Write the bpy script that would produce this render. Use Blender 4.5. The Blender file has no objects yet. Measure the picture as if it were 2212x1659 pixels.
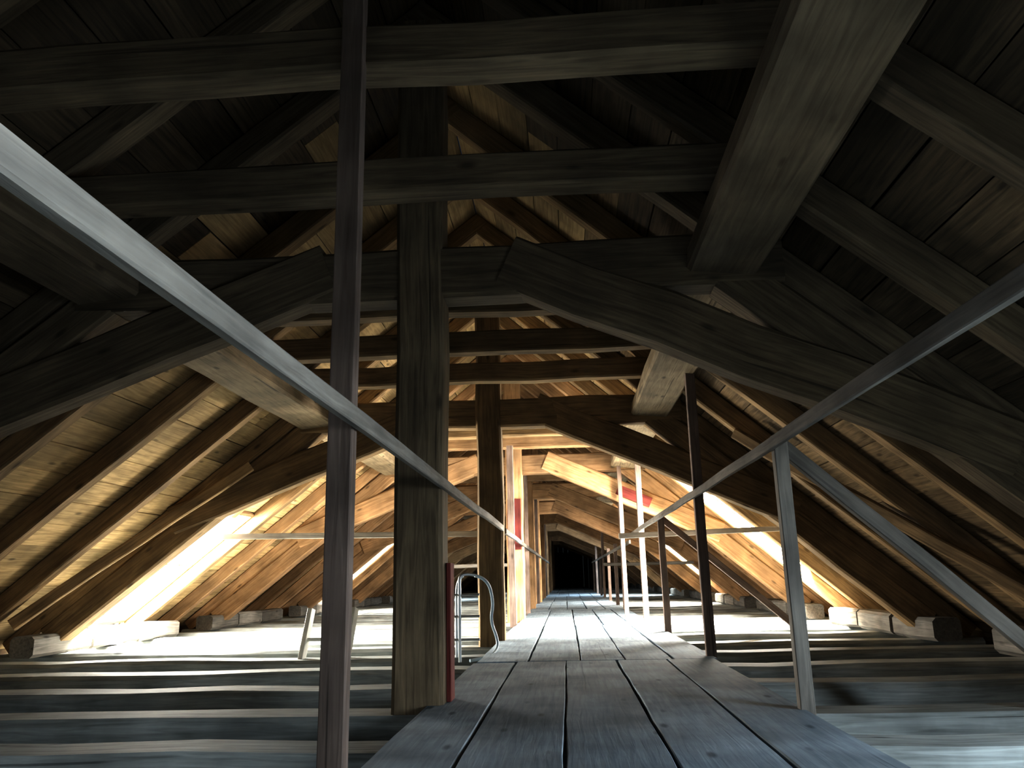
import bpy, math, random
from mathutils import Vector, Matrix, Euler
random.seed(7)
XC=-0.76; APEX=4.1; S=0.85; FOOT=4.6; Y0=-4.4; Y1=46.0
K={-1:1.06,1:0.975}
scene=bpy.context.scene
scene.view_settings.view_transform='Standard'
scene.view_settings.gamma=0.72
scene.view_settings.exposure=0.2

# ---------------------------------------------------------------- materials
def wood(name, dark, light, rough=0.75, knots=True, tint=0.35, bump=0.3, crack=0.55):
    m=bpy.data.materials.new(name); m.use_nodes=True
    nt=m.node_tree; N=nt.nodes; L=nt.links
    b=N['Principled BSDF']; b.inputs['Roughness'].default_value=rough
    b.inputs['Specular IOR Level'].default_value=0.25
    at=N.new('ShaderNodeAttribute'); at.attribute_name='g'
    ar=N.new('ShaderNodeAttribute'); ar.attribute_name='r'
    mp=N.new('ShaderNodeMapping'); mp.inputs['Scale'].default_value=(1.6,26,26)
    L.new(at.outputs['Vector'],mp.inputs['Vector'])
    n1=N.new('ShaderNodeTexNoise'); n1.inputs['Scale'].default_value=1.6; n1.inputs['Detail'].default_value=7; n1.inputs['Distortion'].default_value=0.8
    L.new(mp.outputs['Vector'],n1.inputs['Vector'])
    n2=N.new('ShaderNodeTexNoise'); n2.inputs['Scale'].default_value=2.6; n2.inputs['Detail'].default_value=5
    L.new(at.outputs['Vector'],n2.inputs['Vector'])
    cr=N.new('ShaderNodeValToRGB'); cr.color_ramp.elements[0].color=(*dark,1); cr.color_ramp.elements[1].color=(*light,1)
    cr.color_ramp.elements[0].position=0.25; cr.color_ramp.elements[1].position=0.7
    L.new(n1.outputs['Fac'],cr.inputs['Fac'])
    mr=N.new('ShaderNodeMapRange'); mr.inputs['From Min'].default_value=0.3; mr.inputs['From Max'].default_value=0.7
    mr.inputs['To Min'].default_value=0.6; mr.inputs['To Max'].default_value=1.15
    L.new(n2.outputs['Fac'],mr.inputs['Value'])
    mr2=N.new('ShaderNodeMapRange'); mr2.inputs['To Min'].default_value=1-tint; mr2.inputs['To Max'].default_value=1+tint*0.6
    L.new(ar.outputs['Fac'],mr2.inputs['Value'])
    mu=N.new('ShaderNodeMath'); mu.operation='MULTIPLY'
    L.new(mr.outputs[0],mu.inputs[0]); L.new(mr2.outputs[0],mu.inputs[1])
    last=mu.outputs[0]
    if knots:
        mk=N.new('ShaderNodeMapping'); mk.inputs['Scale'].default_value=(2.2,6,6)
        L.new(at.outputs['Vector'],mk.inputs['Vector'])
        v=N.new('ShaderNodeTexVoronoi'); v.inputs['Scale'].default_value=1.0
        L.new(mk.outputs['Vector'],v.inputs['Vector'])
        kr=N.new('ShaderNodeMapRange'); kr.inputs['From Min'].default_value=0.05; kr.inputs['From Max'].default_value=0.13
        kr.inputs['To Min'].default_value=0.45; kr.inputs['To Max'].default_value=1
        L.new(v.outputs['Distance'],kr.inputs['Value'])
        m3=N.new('ShaderNodeMath'); m3.operation='MULTIPLY'
        L.new(last,m3.inputs[0]); L.new(kr.outputs[0],m3.inputs[1]); last=m3.outputs[0]
    mc=N.new('ShaderNodeMapping'); mc.inputs['Scale'].default_value=(0.6,34,34)
    L.new(at.outputs['Vector'],mc.inputs['Vector'])
    nc=N.new('ShaderNodeTexNoise'); nc.inputs['Scale'].default_value=1.0; nc.inputs['Detail'].default_value=2
    L.new(mc.outputs['Vector'],nc.inputs['Vector'])
    rc=N.new('ShaderNodeMapRange'); rc.inputs['From Min'].default_value=0.27; rc.inputs['From Max'].default_value=0.31
    rc.inputs['To Min'].default_value=1-crack; rc.inputs['To Max'].default_value=1
    L.new(nc.outputs['Fac'],rc.inputs['Value'])
    m4=N.new('ShaderNodeMath'); m4.operation='MULTIPLY'
    L.new(last,m4.inputs[0]); L.new(rc.outputs[0],m4.inputs[1]); last=m4.outputs[0]
    mx=N.new('ShaderNodeVectorMath'); mx.operation='SCALE'
    L.new(cr.outputs['Color'],mx.inputs[0]); L.new(last,mx.inputs['Scale'])
    L.new(mx.outputs[0],b.inputs['Base Color'])
    bp=N.new('ShaderNodeBump'); bp.inputs['Strength'].default_value=bump; bp.inputs['Distance'].default_value=0.01
    ad=N.new('ShaderNodeMath'); ad.operation='MULTIPLY'
    L.new(n1.outputs['Fac'],ad.inputs[0]); L.new(last,ad.inputs[1])
    L.new(ad.outputs[0],bp.inputs['Height']); L.new(bp.outputs[0],b.inputs['Normal'])
    return m
def plain(name,col,rough=0.5,metal=0):
    m=bpy.data.materials.new(name); m.use_nodes=True
    nt=m.node_tree; b=nt.nodes['Principled BSDF']
    n=nt.nodes.new('ShaderNodeTexNoise'); n.inputs['Scale'].default_value=9; n.inputs['Detail'].default_value=5
    tc=nt.nodes.new('ShaderNodeTexCoord'); nt.links.new(tc.outputs['Object'],n.inputs['Vector'])
    cr=nt.nodes.new('ShaderNodeValToRGB')
    cr.color_ramp.elements[0].color=(*[c*0.6 for c in col],1); cr.color_ramp.elements[1].color=(*[min(1,c*1.2) for c in col],1)
    nt.links.new(n.outputs['Fac'],cr.inputs['Fac']); nt.links.new(cr.outputs['Color'],b.inputs['Base Color'])
    b.inputs['Roughness'].default_value=rough; b.inputs['Metallic'].default_value=metal
    return m
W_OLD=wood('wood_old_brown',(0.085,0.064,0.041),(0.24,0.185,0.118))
W_PURLINN=wood('wood_purlin_near_shade',(0.13,0.10,0.067),(0.24,0.19,0.128),tint=0.1)  # near purlin runs: same wood with shade put into the colour
W_PURLIN=wood('wood_purlin',(0.18,0.14,0.09),(0.34,0.27,0.175),tint=0.1)
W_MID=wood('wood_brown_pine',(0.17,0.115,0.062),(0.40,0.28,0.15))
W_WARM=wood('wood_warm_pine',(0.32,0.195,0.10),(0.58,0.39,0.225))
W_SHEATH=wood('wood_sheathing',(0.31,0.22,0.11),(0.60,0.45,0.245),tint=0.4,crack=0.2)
W_SHEATHN=wood('wood_sheathing_near_shade',(0.04,0.03,0.018),(0.15,0.11,0.065),tint=0.4,crack=0.2)  # sheathing copy for the near bays, their shade painted into the colour
W_SHEATHM=wood('wood_sheathing_right_shade',(0.10,0.07,0.038),(0.30,0.215,0.12),tint=0.5,crack=0.2)  # half-dark copy: unlit middle bays of the right slope, shade in the colour
W_RAIL=wood('wood_rail_grey',(0.17,0.157,0.14),(0.31,0.285,0.25),knots=False)
W_CROSS=wood('wood_cross_rail_pale',(0.4,0.37,0.32),(0.65,0.6,0.52),knots=False)
W_POST=wood('wood_rail_post',(0.19,0.14,0.115),(0.36,0.28,0.235))
W_WALK=wood('wood_walkway_dusty',(0.225,0.275,0.32),(0.345,0.405,0.455),knots=True,tint=0.16,bump=0.25,crack=0.3)
W_JOIST=wood('wood_joist_dusty',(0.24,0.255,0.245),(0.50,0.53,0.515),tint=0.25,crack=0.5)
W_SILL=wood('wood_sill_grey',(0.12,0.115,0.10),(0.27,0.25,0.22),tint=0.25,crack=0.4)
W_FLOOR=wood('wood_subfloor',(0.2,0.205,0.19),(0.38,0.39,0.37),tint=0.3)
M_COVER=plain('roofing_felt',(0.02,0.018,0.016),0.9)
M_RED=wood('red_paint_wood',(0.12,0.03,0.025),(0.24,0.065,0.055))
M_METAL=plain('galvanised_steel',(0.55,0.58,0.6),0.35,0.9)
M_HOSE=plain('hose_plastic',(0.6,0.72,0.8),0.4)
M_WHITE=plain('ladder_paint',(0.75,0.75,0.7),0.5)
M_DARK=plain('dark_door_paint',(0.02,0.02,0.022),0.8)
def pane_mat():
    m=bpy.data.materials.new('frosted_daylight_pane'); m.use_nodes=True
    nt=m.node_tree; b=nt.nodes['Principled BSDF']
    n=nt.nodes.new('ShaderNodeTexNoise'); n.inputs['Scale'].default_value=3
    cr=nt.nodes.new('ShaderNodeValToRGB'); cr.color_ramp.elements[0].color=(0.85,0.93,1,1); cr.color_ramp.elements[1].color=(1,1,1,1)
    nt.links.new(n.outputs['Fac'],cr.inputs['Fac']); nt.links.new(cr.outputs['Color'],b.inputs['Emission Color'])
    b.inputs['Emission Strength'].default_value=9; b.inputs['Base Color'].default_value=(0.8,0.85,0.9,1)
    return m
M_PANE=pane_mat()

# ---------------------------------------------------------------- timber builder
class T:
    def __init__(s): s.v=[];s.f=[];s.g=[];s.r=[];s.m=[]
    def beam(s,p0,p1,w,h,up=(0,0,1),seg=0.6,jit=0.005,ch=0.012,r=None,mi=0):
        p0=Vector(p0);p1=Vector(p1);d=p1-p0;Ln=d.length;d.normalize()
        up=Vector(up); side=d.cross(up)
        if side.length<1e-4: side=d.cross(Vector((0,1,0)))
        side.normalize(); u=side.cross(d).normalized()
        n=max(1,int(round(Ln/seg))); r=random.random() if r is None else r
        off=(random.random()*60,random.random()*9,random.random()*9)
        a=w/2;b=h/2;ch=min(ch,a*0.4,b*0.4)
        cs=[(-a+ch,-b),(a-ch,-b),(a,-b+ch),(a,b-ch),(a-ch,b),(-a+ch,b),(-a,b-ch),(-a,-b+ch)]
        base=len(s.v); f0=len(s.f)
        for i in range(n+1):
            t=i/n; c=p0+d*(Ln*t)
            jx=random.uniform(-1,1)*jit; jy=random.uniform(-1,1)*jit; sc=1+random.uniform(-1,1)*jit*2.5
            for (x,y) in cs:
                x2=x*sc+jx+random.uniform(-1,1)*jit*0.3; y2=y*sc+jy+random.uniform(-1,1)*jit*0.3
                s.v.append(tuple(c+side*x2+u*y2)); s.g.append((Ln*t+off[0],x+off[1],y+off[2])); s.r.append(r)
        for i in range(n):
            for k in range(8):
                q=base+i*8; k2=(k+1)%8
                s.f.append((q+k,q+k2,q+8+k2,q+8+k))
        s.f.append(tuple(base+k for k in reversed(range(8))))
        s.f.append(tuple(base+n*8+k for k in range(8)))
        s.m+= [mi]*(len(s.f)-f0)
        return s
    def build(s,name,mat,parent=None):
        me=bpy.data.meshes.new(name); me.from_pydata(s.v,[],s.f); me.update()
        A=me.attributes.new('g','FLOAT_VECTOR','POINT'); A.data.foreach_set('vector',[c for g in s.g for c in g])
        B=me.attributes.new('r','FLOAT','POINT'); B.data.foreach_set('value',s.r)
        for mm in (mat if isinstance(mat,(list,tuple)) else [mat]): me.materials.append(mm)
        me.polygons.foreach_set('material_index',s.m)
        o=bpy.data.objects.new(name,me); scene.collection.objects.link(o)
        if parent: o.parent=parent
        return o
def empty(name,loc=(0,0,0)):
    e=bpy.data.objects.new(name,None); e.location=loc; scene.collection.objects.link(e); return e
def P(a,z,y,side): return (XC+side*a*K[side],y,z)
def rz(a): return APEX-S*a
def NV(side): return Vector((side*S/K[side],0,1)).normalized()

# ---------------------------------------------------------------- roof lights  (side, y0,y1,a0,a1,power,col)
COOL=(0.72,0.87,1.0); NEU=(1.0,0.97,0.9)
HOLES=[(-1,8.28,10.06,3.1,4.6,1300,NEU),(1,10.22,11.05,2.65,4.0,1700,NEU),
       (1,1.55,2.4,3.5,4.6,200,COOL),(1,-0.7,0.08,3.2,4.5,210,COOL),(-1,-1.72,-0.88,3.5,4.6,230,COOL),  # unseen roof lights beside and behind the camera, added to light the foreground
       (-1,17.2,17.9,2.9,4.4,300,NEU),(1,18.2,18.9,2.5,4.1,450,NEU),
       (-1,25.1,25.8,2.9,4.4,250,COOL),(1,26.1,26.8,2.5,4.1,350,COOL),
       (-1,33.0,33.7,2.9,4.4,200,COOL)]
def spans(side,a0,a1,ylo,yhi):
    out=[(ylo,yhi)]
    for h in HOLES:
        if h[0]!=side: continue
        if a1<=h[3]+0.02 or a0>=h[4]-0.02: continue
        new=[]
        for (p,q) in out:
            if h[2]<=p or h[1]>=q: new.append((p,q)); continue
            if h[1]>p: new.append((p,h[1]))
            if h[2]<q: new.append((h[2],q))
        out=new
    return out

# ---------------------------------------------------------------- roof sheathing + covering
RD=0.17
for side,nm in ((-1,'left'),(1,'right')):
    t=T(); c=T(); n=NV(side); nb=24; amax=4.92
    edges=[i*amax/nb for i in range(nb+1)]
    for i in range(nb):
        a0,a1=edges[i],edges[i+1]; am=(a0+a1)/2
        wdt=(a1-a0)*math.sqrt(K[side]**2+S*S)
        pc=Vector(P(am,rz(am),0,side))+n*0.013
        for (p,q) in spans(side,a0,a1,Y0,Y1):
            yy=p; first=True
            while yy<q-0.01:
                ln=random.uniform(2.5,5.5) if first is False else random.uniform(1,5)
                first=False
                ye=min(q,yy+ln)
                if yy<4.6 and ye>5.0: ye=min(q,random.choice([4.2,5.2]))
                if side>0 and 4.1<=yy<7.9 and ye>8.4: ye=min(q,random.choice([8.15,9.15]))
                if ye<=yy+0.3: ye=min(q,yy+1.0)
                if q-ye<0.6: ye=q
                mi=1 if yy<4.1 else (2 if side>0 and yy<8.0 and am>1.0 else 0)  # darker board copies stand in for shade, near bays and right slope
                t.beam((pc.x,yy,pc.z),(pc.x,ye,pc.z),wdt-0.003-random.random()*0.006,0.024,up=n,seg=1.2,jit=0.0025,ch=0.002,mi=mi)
                yy=ye+0.003
            pp=pc+n*0.03
            c.beam((pp.x,p,pp.z),(pp.x,q,pp.z),wdt+0.03,0.03,up=n,seg=60,jit=0,ch=0.001)
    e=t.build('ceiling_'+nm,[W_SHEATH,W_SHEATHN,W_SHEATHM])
    c.build('roofing_felt_'+nm,M_COVER,e)

# ---------------------------------------------------------------- trusses
frames=[-3.8,0.2]+[4.2+3.95*k for k in range(11)]
inter=[-2.8,-1.8,-0.8,1.4,2.5,3.42]
for k in range(10):
    f=frames[2+k]; inter+= [f+1.0,f+1.98,f+2.96]
def rafters(t,y,w=0.13):
    for side in (-1,1):
        n=NV(side)
        B=FOOT+0.15
        segs=[(0,B)]
        for h in HOLES:
            if h[0]==side and h[1]<y-0.1 and h[2]>y+0.1: segs=[(0,h[3]-0.03),(h[4]+0.03,B)]
        for (p,q) in segs:
            if q-p<0.2: continue
            top=Vector(P(p,rz(p),y,side))-n*(RD/2+0.002); bot=Vector(P(q,rz(q),y,side))-n*(RD/2+0.002)
            t.beam(top,bot,w,RD,up=n,seg=0.7,jit=0.006)
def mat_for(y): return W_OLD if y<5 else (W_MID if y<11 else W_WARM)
for y in frames:
    t=T(); rafters(t,y,0.15)
    t.beam((XC,y,-0.28),(XC,y,APEX-0.2),0.26,0.24,up=(0,1,0),seg=0.5,jit=0.008,ch=0.02)
    t.beam((XC-2.0,y,2.28),(XC+2.0,y,2.28),0.2,0.30,seg=0.5,jit=0.008,ch=0.02)
    for sd in (-1,1):
        lo=1.25 if sd<0 else 1.18
        t.beam(P(0.5,2.12+0.21,y-0.02,sd),P(3.15,lo,y-0.02,sd),0.18,0.30,seg=0.5,jit=0.009,ch=0.02)
        t.beam(P(4.3,0.10,y+0.02,sd),P(1.75,2.22,y+0.02,sd),0.22,0.24,seg=0.5,jit=0.008,ch=0.02)
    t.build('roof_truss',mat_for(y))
for y in inter:
    t=T(); rafters(t,y)
    t.beam((XC-1.98,y+0.0,2.47),(XC+1.98,y+0.0,2.47),0.15,0.18,seg=0.5,jit=0.008,ch=0.015)
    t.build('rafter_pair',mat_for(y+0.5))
t=T(); t.beam(P(4.10,0.28,7.22,-1),P(2.35,1.79,7.98,-1),0.10,0.11,seg=0.4,jit=0.008); t.build('wind_brace',W_MID)
t=T(); t.beam(P(4.05,0.33,5.6,1),P(2.35,1.79,7.0,1),0.09,0.10,seg=0.4,jit=0.008); t.build('wind_brace',W_MID)
for sd in (-1,1):
    t=T(); yy=Y0+0.1
    while yy<Y1-0.2:
        ye=min(yy+(8.5 if yy<0 else 7.9),Y1-0.1)
        t.beam(P(1.72,2.26,yy,sd),P(1.72,2.26,ye,sd),0.38,0.15,up=(sd*0.1,0,1),seg=0.8,jit=0.006,ch=0.02,mi=0 if yy<0 else 1); yy=ye
    t.build('purlin',[W_PURLINN,W_PURLIN])
    t=T(); 
    for i,y in enumerate(sorted(frames+inter)):
        if i%4==3: continue
        t.beam(P(4.28,0.05,y-0.48,sd),P(4.28,0.05,y+0.48,sd),0.24,0.20,seg=0.5,jit=0.01,ch=0.03)
    t.build('sill_beam',W_SILL)

# ---------------------------------------------------------------- floor, joists
t=T(); x=-6.0
while x<4.1:
    t.beam((x+0.14,Y0,-0.33),(x+0.14,Y1,-0.33),0.275,0.03,seg=6,jit=0.002,ch=0.003); x+=0.28
t.build('floor',W_FLOOR)
for y in sorted(frames+inter):
    t=T(); t.beam(P(4.75,-0.18,y,-1),P(4.75,-0.18,y,1),0.30,0.26,seg=0.6,jit=0.009,ch=0.03); t.build('floor_joist',W_JOIST)

# ---------------------------------------------------------------- walkway
t=T(); L0=-0.70; R0=1.07
joints=[-3.9,1.0,6.1,10.3,15.2,20.0,25,30,35,40,45.4]
for j in range(len(joints)-1):
    ya,yb=joints[j],joints[j+1]
    if j==0: yb=-0.5
    if j==1: ya=-0.5
    ws=[1+random.uniform(-0.12,0.12) for _ in range(5)]; tot=sum(ws); xx=L0+random.uniform(-0.02,0.02)
    for w in ws:
        wd=w/tot*(R0-L0); gap=random.uniform(0.010,0.022)
        sk=random.uniform(-0.006,0.006)
        t.beam((xx+wd/2+sk,ya+0.004,-0.024),(xx+wd/2-sk,yb-0.008-random.random()*0.03,-0.024+random.uniform(-0.003,0.003)),wd-gap,0.045,seg=0.35,jit=0.003,ch=0.004); xx+=wd
t.build('walkway',W_WALK)

# ---------------------------------------------------------------- handrails
for (x,ya,yb,z) in ((-0.63,-1.5,8.05,1.085),(-0.63,8.3,30,1.07),(1.0,-1.5,12.2,1.195),(1.0,12.6,32,1.1)):
    t=T(); t.beam((x,ya,z),(x,yb,z),0.028,0.056,seg=0.8,jit=0.004,ch=0.004); t.build('handrail',W_RAIL)
def post(x,y,z0,z1,w=0.065,d=0.06,mat=W_POST,brace=None):
    t=T(); t.beam((x,y,z0),(x,y,z1),w,d,up=(0,1,0),seg=0.5,jit=0.003,ch=0.004)
    if brace: t.beam((x+0.0,y+0.06,z1-0.02),(x+brace,y+0.06,0.0),0.05,0.07,seg=0.5,jit=0.004,ch=0.004)
    t.build('handrail_post',mat)
post(-0.69,2.41,-0.05,3.0,0.078,0.06)
post(1.05,3.85,-0.05,1.24,0.065,0.06,mat=W_RAIL,brace=1.3)
post(1.05,6.28,-0.05,2.4,0.075,0.06)
post(1.06,8.95,-0.05,1.24,0.07,0.06,brace=1.4)
post(1.03,11.0,-0.05,2.4,0.075,0.06)
post(0.84,11.9,-0.05,2.2,0.06,0.05)
post(-0.74,10.95,-0.05,2.4,0.09,0.06)
for y in (14.9,17.0,19.9,22.8,25.0,28.0,31): post(1.03,y,-0.05,2.4 if int(y)%2==0 else 1.24,0.07,0.06)
for y in (14.0,18.9,26.0): post(-0.68,y,-0.05,2.4,0.07,0.06)
t=T(); t.beam((-3.85,8.55,1.10),(-0.72,8.55,1.06),0.06,0.06,seg=0.6,jit=0.004,ch=0.004); t.build('cross_rail',W_CROSS)
t=T(); t.beam((0.62,9.4,1.04),(2.62,9.4,1.08),0.06,0.06,seg=0.6,jit=0.004,ch=0.004); t.build('cross_rail',W_CROSS)
t=T(); t.beam((-2.9,13.5,0.8),(-0.75,13.5,0.8),0.06,0.06); t.build('cross_rail',W_RAIL)
t=T(); t.beam((0.7,15.5,0.8),(2.4,15.5,0.8),0.06,0.06); t.build('cross_rail',W_RAIL)

# ---------------------------------------------------------------- red boards
t=T(); t.beam((-0.615,4.25,0.0),(-0.615,4.25,0.68),0.025,0.13,up=(0,1,0),seg=0.3,jit=0.004,ch=0.004); t.build('red_board',M_RED)
t=T(); t.beam((XC,11.96,1.0),(XC,11.96,1.75),0.2,0.02,up=(0,1,0),seg=0.3,jit=0.003,ch=0.003); t.build('red_board',M_RED)
def bz(a): return 2.33-(a-0.5)*(1.15/2.65)
t=T(); t.beam(P(1.6,bz(1.6),11.965,1),P(2.1,bz(2.1),11.965,1),0.02,0.15,seg=0.3,jit=0.003,ch=0.003); t.build('red_board',M_RED)

# ---------------------------------------------------------------- ladder, pipe stand, hose
t=T()
for x in (-2.33,-1.93): t.beam((x-0.05,7.1,-0.30),(x,7.3,0.36),0.045,0.07,seg=0.3,jit=0.002,ch=0.004)
for z in (-0.12,0.1): 
    q=(z+0.3)/0.66; t.beam((-2.38+0.05*q,7.1+0.2*q,z),(-1.98+0.05*q,7.1+0.2*q,z),0.03,0.03,seg=0.3,jit=0.001)
t.build('ladder',M_WHITE)
def tube(name,pts,r,mat,parent=None):
    cu=bpy.data.curves.new(name,'CURVE'); cu.dimensions='3D'; cu.bevel_depth=r; cu.bevel_resolution=3; cu.use_fill_caps=True
    sp=cu.splines.new('NURBS'); sp.points.add(len(pts)-1); sp.order_u=3; sp.use_endpoint_u=True
    for i,p in enumerate(pts): sp.points[i].co=(*p,1)
    cu.materials.append(mat); o=bpy.data.objects.new(name,cu); scene.collection.objects.link(o)
    if parent: o.parent=parent
    return o
e=empty('pipe_stand')
tube('upright_1',[(-0.88,6.6,-0.05),(-0.88,6.6,0.2),(-0.88,6.6,0.55),(-0.88,6.6,0.62),(-0.82,6.62,0.64),(-0.74,6.65,0.62)],0.013,M_METAL,e)
tube('upright_2',[(-0.96,7.0,-0.05),(-0.96,7.0,0.3),(-0.96,7.0,0.6),(-0.9,7.0,0.62)],0.012,M_METAL,e)
for z in (0.12,0.3,0.47): tube('rung',[(-1.02,6.62,z),(-0.9,6.62,z),(-0.72,6.62,z)],0.01,M_METAL,e)
tube('hose',[(-0.76,6.65,0.62),(-0.66,6.7,0.6),(-0.62,6.8,0.4),(-0.66,6.9,0.25),(-0.6,6.9,0.1),(-0.6,6.85,0.02),(-0.66,6.7,-0.03),(-0.8,6.6,-0.04)],0.013,M_HOSE)

# ---------------------------------------------------------------- walls
def gable(name,y):
    t=T(); x=-5.3
    while x<4.8:
        sd=-1 if x+0.14<0 else 1
        a=abs(x+0.14)/K[sd]; z=max(-0.2,rz(a)); xc=XC+x+0.14
        t.beam((xc,y,-0.4),(xc,y,z+0.1),0.275,0.04,up=(0,1,0),seg=5,jit=0.002,ch=0.003)
        x+=0.28
    return t.build(name,W_OLD)
gable('wall_back',Y0+0.02); gable('wall_front',Y1-0.02)
t=T(); t.beam((0.15,Y1-0.08,-0.05),(0.15,Y1-0.08,1.9),1.3,0.05,up=(0,1,0)); t.build('door_1',M_DARK)
for sd,nm in ((-1,'left'),(1,'right')):
    t=T()
    for z in (-0.28,-0.08): t.beam(P(4.85,z,Y0,sd),P(4.85,z,Y1,sd),0.04,0.2,seg=6,jit=0.002,ch=0.002)
    t.build('wall_'+nm,W_OLD)

# ---------------------------------------------------------------- windows
def area(w,pos,xax,zax,sx,sy,pw,col,spread=180):
    ld=bpy.data.lights.new('daylight','AREA'); ld.shape='RECTANGLE'
    ld.size=sx; ld.size_y=sy; ld.energy=pw; ld.color=col; ld.spread=math.radians(spread)
    lo=bpy.data.objects.new('daylight',ld); scene.collection.objects.link(lo)
    zax=Vector(zax).normalized(); xax=Vector(xax); yax=zax.cross(xax)
    M=Matrix((xax,yax,zax)).transposed().to_4x4(); M.translation=pos
    lo.matrix_world=M; lo.parent=w
for i,(sd,ya,yb,a0,a1,pw,col) in enumerate(HOLES):
    t=T(); n=NV(sd)
    A=lambda a,y: Vector(P(a,rz(a),y,sd))+n*0.03
    for a in (a0,a1): t.beam(A(a,ya),A(a,yb),0.05,0.12,up=n,seg=1,jit=0.001,ch=0.003)
    for y in (ya,yb): t.beam(A(a0,y),A(a1,y),0.05,0.12,up=n,seg=1,jit=0.001,ch=0.003)
    am=(a0+a1)/2; t.beam(A(am,ya),A(am,yb),0.02,0.02,up=n,seg=1,jit=0.001,ch=0.003)
    w=t.build('window_%d'%(i+1),W_WARM)
    area(w,Vector(P(am,rz(am),(ya+yb)/2,sd))+n*0.07,(0,1,0),n,(yb-ya),(a1-a0)*math.sqrt(K[sd]**2+S*S)+0.2,pw,col)
    p=T(); q=n*0.06
    p.beam(A(a0-0.25,(ya+yb)/2)+q,A(a1+0.25,(ya+yb)/2)+q,(yb-ya)+0.5,0.01,up=n,seg=9,jit=0,ch=0.001); p.build('pane',M_PANE,w)

# ---------------------------------------------------------------- world
w=bpy.data.worlds.new('World'); scene.world=w; w.use_nodes=True
nt=w.node_tree; bg=nt.nodes['Background']; sk=nt.nodes.new('ShaderNodeTexSky'); sk.sky_type='HOSEK_WILKIE'
nt.links.new(sk.outputs[0],bg.inputs[0]); bg.inputs[1].default_value=0.6

# ---------------------------------------------------------------- camera
cd=bpy.data.cameras.new('camera'); cam=bpy.data.objects.new('camera',cd); scene.collection.objects.link(cam)
cd.sensor_width=36; cd.lens=1700/2212*36; cd.clip_start=0.02; cd.clip_end=200
R=Matrix.Rotation(math.radians(3.58),4,'Z')@Matrix.Rotation(math.radians(90+13.8),4,'X')@Matrix.Rotation(math.radians(-1.3),4,'Z')
R.translation=Vector((0,0,0.6)); cam.matrix_world=R
scene.camera=cam
